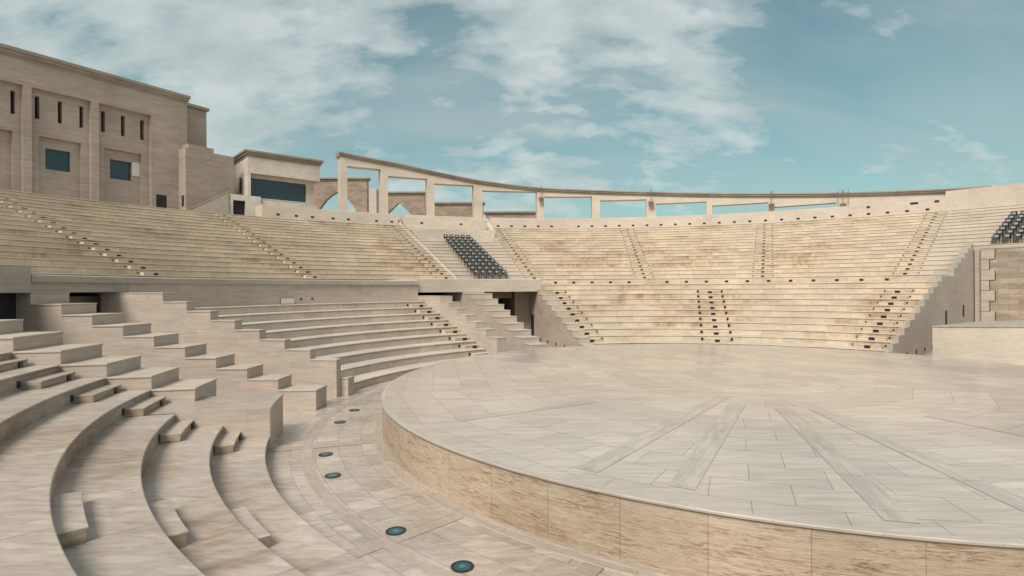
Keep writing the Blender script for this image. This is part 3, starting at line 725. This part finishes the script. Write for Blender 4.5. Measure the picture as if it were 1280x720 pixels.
for lo, hi, ex in ((.90, .62, .04), (.62, .30, .16), (.30, 0, .28)):
    m = MB(); m.wall_grid(A, ax, nr, [uL, uR + ex], [ZT - lo, ZT - hi], [], -ex, 9, 'cornice'); part(m, 'cornice', bd)
m = MB(); m.wall_grid(A, ax, nr, [uL, uR], [z0, ZT - 1.0], [], 1.3, 9, 'facade'); part(m, 'main_block', bd)
# set-back tower
m = MB(); d1 = on_plane(258, 126, pl(0, 0, 2.2), ax)[0]
m.wall_grid(A, ax, nr, [L, d1], [z0, ZT - .45], [], 2.2, 9, 'facade'); part(m, 'set_back_block', bd)
m = MB(); m.wall_grid(A, ax, nr, [L, d1 + .2], [ZT - .449, ZT - .1], [], 1.9, 9, 'cornice'); part(m, 'set_back_cornice', bd)
# annex in front
ua_ = on_plane(232, 220, pl(0, 0, -1.5), ax); C1 = pl(ua_[0], 0, -1.5)[:2]
ub_ = on_plane(292.5, 220, pl(0, 0, -1.5), ax)
ax2, nr2, L2 = ax, nr, ub_[0] - ua_[0]
an = thing('annex', 'plain low stone annex in front of the tall building, stepped at the top', 'building', (C1[0], C1[1], 12.36))
ZA = on_plane(240, 186, C1, ax2)[1]
m = MB(); m.wall_grid(C1, ax2, nr2, [0, L2], [z0, ZA], [], 0, 7, 'facade')
part(m, 'wall', an)
m = MB(); u0 = on_plane(268, 180, C1, ax2)[0]; m.wall_grid(C1, ax2, nr2, [.4, u0], [ZA, ZA + .55], [], .15, 4, 'facade'); part(m, 'stepped_top', an)
m = MB(); zc = on_plane(232, 255, C1, ax2)[1]; m.prism([(C1[0] + nr2[0] * q - .01 * ax2[0], C1[1] + nr2[1] * q - .01 * ax2[1], zz) for q, zz in ((.35, zc - .2), (.85, zc - .2), (.85, zc + 1.0), (.35, zc + 1.0))], (ax2[0] * .05, ax2[1] * .05, 0), 'void'); part(m, 'narrow_window', an)
# pavilion
K = (-31.4, 66.0); KL = (-35.75, 70.4); KR = (-24.75, 71.7)
axf, nrf, LF = line_frame(K, KR)
axl = ((KL[0] - K[0]) / hypot(KL[0] - K[0], KL[1] - K[1]), (KL[1] - K[1]) / hypot(KL[0] - K[0], KL[1] - K[1])); LL = hypot(KL[0] - K[0], KL[1] - K[1])
pv = thing('pavilion', 'small flat roofed pavilion with a wide dark window above the upper benches', 'building', (K[0], K[1], 12.36))
FP = lambda x, y: on_plane(x, y, K, axf)
zt = FP(310, 187.5)[1]; zband = FP(320, 217)[1]; zcor = zt - .75
zwin1, zwin0 = FP(330, 222.5)[1], FP(330, 246.5)[1]; zbase = FP(320, 246)[1] - .1
m = MB(); m.wall_grid(K, axf, nrf, [0, LF], [zband, zcor], [], 0, LL, 'pale'); part(m, 'upper_wall', pv)
uw0, uw1 = FP(313, 230)[0], FP(386, 235)[0]
m = MB(); m.wall_grid(K, axf, nrf, [0.003, LF - .5], [z0, zband], [(uw0, uw1, zwin0, zwin1)], .9, 1.4, 'pale'); part(m, 'window_wall', pv)
m = MB(); m.wall_grid(K, axf, nrf, [uw0, uw1], [zwin0, zwin1], [], 1.15, 1.25, 'glass'); part(m, 'window', pv)
m = MB(); m.wall_grid(K, axf, nrf, [.004, LF - .5], [z0, zband - .003], [], 1.45, LL - .05, 'pale'); part(m, 'core', pv)
m = MB(); m.wall_grid(K, axf, nrf, [.004, .35], [z0, zband - .002], [], .002, .899, 'pale'); part(m, 'side_pier', pv)
m = MB(); m.prism([(K[0] + axl[0] * q - axf[0] * .01, K[1] + axl[1] * q - axf[1] * .01, zz) for q, zz in ((2.3, zwin0 + .6), (2.75, zwin0 + .6), (2.75, zwin1 + .2), (2.3, zwin1 + .2))], (axf[0] * .05, axf[1] * .05, 0), 'void'); part(m, 'slit_window', pv)
for lo, hi, ex in ((.75, .5, .08), (.5, .22, .24), (.22, 0, .40)):
    m = MB(); m.wall_grid(K, axf, nrf, [-ex, LF + ex], [zt - lo, zt - hi], [], -ex, LL + ex, 'cornice'); part(m, 'cornice', pv)
# its base terrace with the small doorway
Bq = (K[0] - nrf[0] * 1.2 - axf[0] * 1.4, K[1] - nrf[1] * 1.2 - axf[1] * 1.4)
BP = lambda x, y: on_plane(x, y, Bq, axf)
bs = thing('terrace_wall', 'pale low wall with a small dark doorway in front of the pavilion', 'wall', (Bq[0], Bq[1], 12.36))
ub = BP(398, 262)[0]; uc = BP(326, 262)[0]; dr = (BP(291.5, 255)[0], BP(307, 255)[0], z0 - .5, BP(300, 250.5)[1])
m = MB(); m.wall_grid(Bq, axf, nrf, [BP(288, 255)[0], uc], [z0, BP(300, 243.5)[1]], [dr], 0, .5, 'pale'); part(m, 'wall', bs)
m = MB(); m.wall_grid(Bq, axf, nrf, [uc + .002, ub], [z0, BP(350, 252)[1]], [], .25, .7, 'pale'); part(m, 'low_wall', bs)
m = MB(); m.wall_grid(Bq, axf, nrf, [dr[0], dr[1]], [z0, dr[3]], [], .42, .48, 'void'); part(m, 'doorway', bs)
# sloping stair wall
S1, S2 = (-33.9, 57.6), (-32.3, 64.9)
ax3, nr3, L3 = line_frame(S1, S2)
SPX = lambda x, y: on_plane(x, y, S1, ax3)
def sp(x, y): u, z = SPX(x, y); return (S1[0] + ax3[0] * u - nr3[0] * .12, S1[1] + ax3[1] * u - nr3[1] * .12, z)
sw = thing('stair_wall', 'sloping pale stair wall with a dark handrail left of the pavilion', 'wall', (S1[0], S1[1], 12.36))
m = MB(); m.prism([sp(236, 285), sp(236, 263), sp(285, 241.5), sp(291, 243), sp(291, 285)], (nr3[0] * .1, nr3[1] * .1, 0), 'pale'); part(m, 'wall', sw)
m = MB(); a_, b_ = sp(236, 261.6), sp(285, 240); m.cyl(a_, b_, .09, 'brown_wall', 8); part(m, 'handrail', sw)

# arch wall and low walls behind the colonnade
def flat_wall(name, label, x0, x1, ytop, Y, mat, arch=None, thick=.8, cor=True, yr=None, cat='wall', zb=12.0):
    p0, p1 = W(x0, ytop, Y), W(x1, ytop if yr is None else yr, Y)
    root = thing(name, label, cat, (p0[0], Y, 12.36))
    z = p0[2]; poly = [(p0[0], Y, zb)]
    if arch:
        xc, hw, yspring, yap, straight = arch
        L_, R_ = W(xc - hw, yspring, Y), W(xc + hw, yspring, Y); ap = W(xc, yap, Y)
        poly += [(L_[0], Y, zb), (L_[0], Y, L_[2])]
        n = 8
        for s, e in ((L_, ap), (ap, R_)):
            for i in range(1, n + 1):
                f = i / n; xx = s[0] + (e[0] - s[0]) * f; zz = s[2] + (e[2] - s[2]) * f
                if not straight: zz += sin(pi * f) * .16 * abs(ap[2] - L_[2])
                poly.append((xx, Y, zz))
        poly += [(R_[0], Y, zb)]
    poly += [(p1[0], Y, zb), (p1[0], Y, z - (.45 if cor else 0)), (p0[0], Y, z - (.45 if cor else 0))]
    m = MB(); m.prism(poly, (0, thick, 0), mat); part(m, 'wall', root)
    if cor:
        for lo, hi, ex in ((.45, .22, .1), (.22, 0, .28)):
            m = MB(); m.box(((p0[0] + p1[0]) / 2, Y + thick / 2, z - (lo + hi) / 2), (p1[0] - p0[0] + 2 * ex, thick + 2 * ex, lo - hi), 'cornice'); part(m, 'cornice', root)
    return root
flat_wall('arch_wall', 'brown stone wall with a pointed arch opening, beside the pavilion', 376, 459, 222.5, 82, 'brown_wall', (421.5, 23, 262, 240, False))
flat_wall('stone_pier', 'pale square stone pier behind the second colonnade opening', 461, 470.5, 236, 80, 'parapet', cor=False, thick=1.2)
flat_wall('gabled_wall', 'brown wall with a gable shaped opening behind the second colonnade bay', 472, 531, 240, 83, 'brown_wall', (498.5, 16, 269, 253, True))
flat_wall('low_wall', 'brown low wall behind the third colonnade bay', 541, 604, 253, 84, 'brown_wall')
flat_wall('low_wall', 'lowest brown wall behind the fourth colonnade bay', 607, 674, 264.5, 84, 'brown_wall')

# white plate on the benches
x, y, z = P(26.38, -58.1, 3.66)
m = MB(); m.box((x, y, 3.60 + .16), (.95, .05, .32), 'white', rz=radians(58.1)).box((x, y, 3.60 + .16), (.99, .03, .36), 'metal', rz=radians(58.1))
tag(m.build('wall_plaque', base=(x, y, 3.6)), 'small blank cream plate on the wall above the middle left benches', 'plaque')

# ------------------------------------------------------------------ camera
cam = bpy.data.cameras.new('camera'); co = bpy.data.objects.new('camera', cam); COL.objects.link(co)
cam.sensor_width = 36; cam.lens = F / 1280 * 36; cam.clip_end = 5000; cam.clip_start = .05
cam.shift_y = (YH - 360) / 1280
from mathutils import Matrix
co.matrix_world = Matrix.Translation((0, 0, H)) @ Matrix.Rotation(radians(90), 4, 'X') @ Matrix.Rotation(ROLL, 4, 'Z')
scene.camera = co

# ------------------------------------------------------------------ light
sd = (-.44, -.90); el = radians(48)
sun = bpy.data.lights.new('sun', 'SUN'); sun.energy = 2.9; sun.angle = radians(26); sun.color = (1, .93, .83)
so = bpy.data.objects.new('sun', sun); COL.objects.link(so)
from mathutils import Vector
d = Vector((sd[0] * cos(el), sd[1] * cos(el), sin(el))); so.rotation_euler = (-d).to_track_quat('-Z', 'Y').to_euler(); so.location = (0, 0, 60)
wd = bpy.data.worlds.new('World'); scene.world = wd; wd.use_nodes = True
nt = wd.node_tree; nt.nodes.clear()
out = nt.nodes.new('ShaderNodeOutputWorld'); bg = nt.nodes.new('ShaderNodeBackground'); nt.links.new(bg.outputs[0], out.inputs[0])
sky = nt.nodes.new('ShaderNodeTexSky'); sky.sky_type = 'NISHITA'; sky.sun_disc = False; sky.sun_elevation = el; sky.sun_rotation = atan2(sd[0], sd[1])
sky.dust_density = 1.5; sky.ozone_density = 1.5
tc = nt.nodes.new('ShaderNodeTexCoord'); sep = nt.nodes.new('ShaderNodeSeparateXYZ'); nt.links.new(tc.outputs['Generated'], sep.inputs[0])
def M_(op, a, b=None):
    n = nt.nodes.new('ShaderNodeMath'); n.operation = op
    for i, v in enumerate((a, b)):
        if v is None: continue
        if hasattr(v, 'is_linked'): nt.links.new(v, n.inputs[i])
        else: n.inputs[i].default_value = v
    return n.outputs[0]
zc = M_('ADD', M_('MAXIMUM', sep.outputs[2], 0.0), .50)
comb = nt.nodes.new('ShaderNodeCombineXYZ')
nt.links.new(M_('DIVIDE', sep.outputs[0], zc), comb.inputs[0]); nt.links.new(M_('DIVIDE', sep.outputs[1], zc), comb.inputs[1])
cv = comb.outputs[0]
big = noise(nt, mapping(nt, cv, (2.0, 3.2, 1), loc=(3.1, 1.7, 0)), 1.0, 4, .5)
puff = noise(nt, mapping(nt, cv, (8.5, 15.0, 1), loc=(.4, 5.2, 0)), 1.0, 8, .56, .1)
cov = M_('ADD', M_('MULTIPLY', big, .42), M_('MULTIPLY', puff, .75))
# a bank of cloud towards the upper left and one along the top right, fixed in the sky
def blob(dx, dy, dz, width):
    v = Vector((dx, dy, dz)).normalized()
    n = nt.nodes.new('ShaderNodeVectorMath'); n.operation = 'DOT_PRODUCT'; nt.links.new(tc.outputs['Generated'], n.inputs[0]); n.inputs[1].default_value = v
    r = nt.nodes.new('ShaderNodeMapRange'); r.inputs[1].default_value = cos(radians(width)); r.inputs[2].default_value = 1; r.inputs[3].default_value = 0; r.inputs[4].default_value = 1
    r.interpolation_type = 'SMOOTHSTEP'
    nt.links.new(n.outputs['Value'], r.inputs[0]); return r.outputs[0]
def skydir(x, y): return W(x, y, 1.0)[0], 1.0, W(x, y, 1.0)[2] - H
for x, y, wdt, amt in ((120, 50, 20, .10), (330, 45, 14, .09), (430, 80, 8, .05), (640, 20, 8, .08), (690, 90, 6, .06), (800, 30, 14, .08), (960, 30, 16, .08), (640, 205, 10, .07), (290, 140, 6, .05),
                        (1160, 205, 8, .06), (880, 185, 9, .05), (430, 160, 10, -.05), (560, 130, 9, -.06), (150, 110, 6, -.05), (1180, 90, 20, -.13), (930, 150, 13, -.08), (760, 140, 8, -.05), (430, 175, 9, -.05)):
    cov = M_('ADD', cov, M_('MULTIPLY', blob(*skydir(x, y), wdt), amt))
# unseen white cloud added overhead and behind to neutralise the ambient light
over = M_('MAXIMUM', ramp(nt, sep.outputs[2], [(.42, 0), (.75, 1)]), ramp(nt, M_('MULTIPLY', sep.outputs[1], -1.0), [(.0, 0), (.4, 1)]))
cov = M_('ADD', cov, M_('MULTIPLY', over, .22))
mask = ramp(nt, cov, [(.575, 0), (.64, .45), (.76, 1)])
teal = mix(nt, sky.outputs[0], (.46, .61, .465), 1.0, 'MULTIPLY')
# thin milky veil low down
veil = M_('POWER', M_('SUBTRACT', 1.0, M_('MINIMUM', M_('MAXIMUM', sep.outputs[2], 0.0), 1.0)), 4.0)
base = mix(nt, teal, (2.15, 2.95, 2.95), M_('MULTIPLY', veil, .55))
shade = ramp(nt, noise(nt, mapping(nt, cv, (5, 9, 1), loc=(2, 9, 0)), 1.0, 6, .6), [(.3, (2.5, 2.85, 2.8)), (.7, (4.1, 4.25, 4.1))])
thin = noise(nt, mapping(nt, cv, (1.6, 6.0, 1), (0, 0, .25), (5, 1, 0)), 1.0, 5, .52, .6)
base = mix(nt, base, (2.15, 2.6, 2.6), mix_fac(nt, ramp(nt, thin, [(.34, .1), (.68, 1)]), .65))
col = mix(nt, base, shade, M_('MULTIPLY', mask, .66))
nt.links.new(col, bg.inputs[0]); bg.inputs[1].default_value = .145

scene.view_settings.view_transform = 'Standard'; scene.view_settings.look = 'None'; scene.view_settings.gamma = 1
scene.view_settings.use_curve_mapping = False; scene.view_settings.exposure = 0.48
scene.render.resolution_x, scene.render.resolution_y = 1024, 576
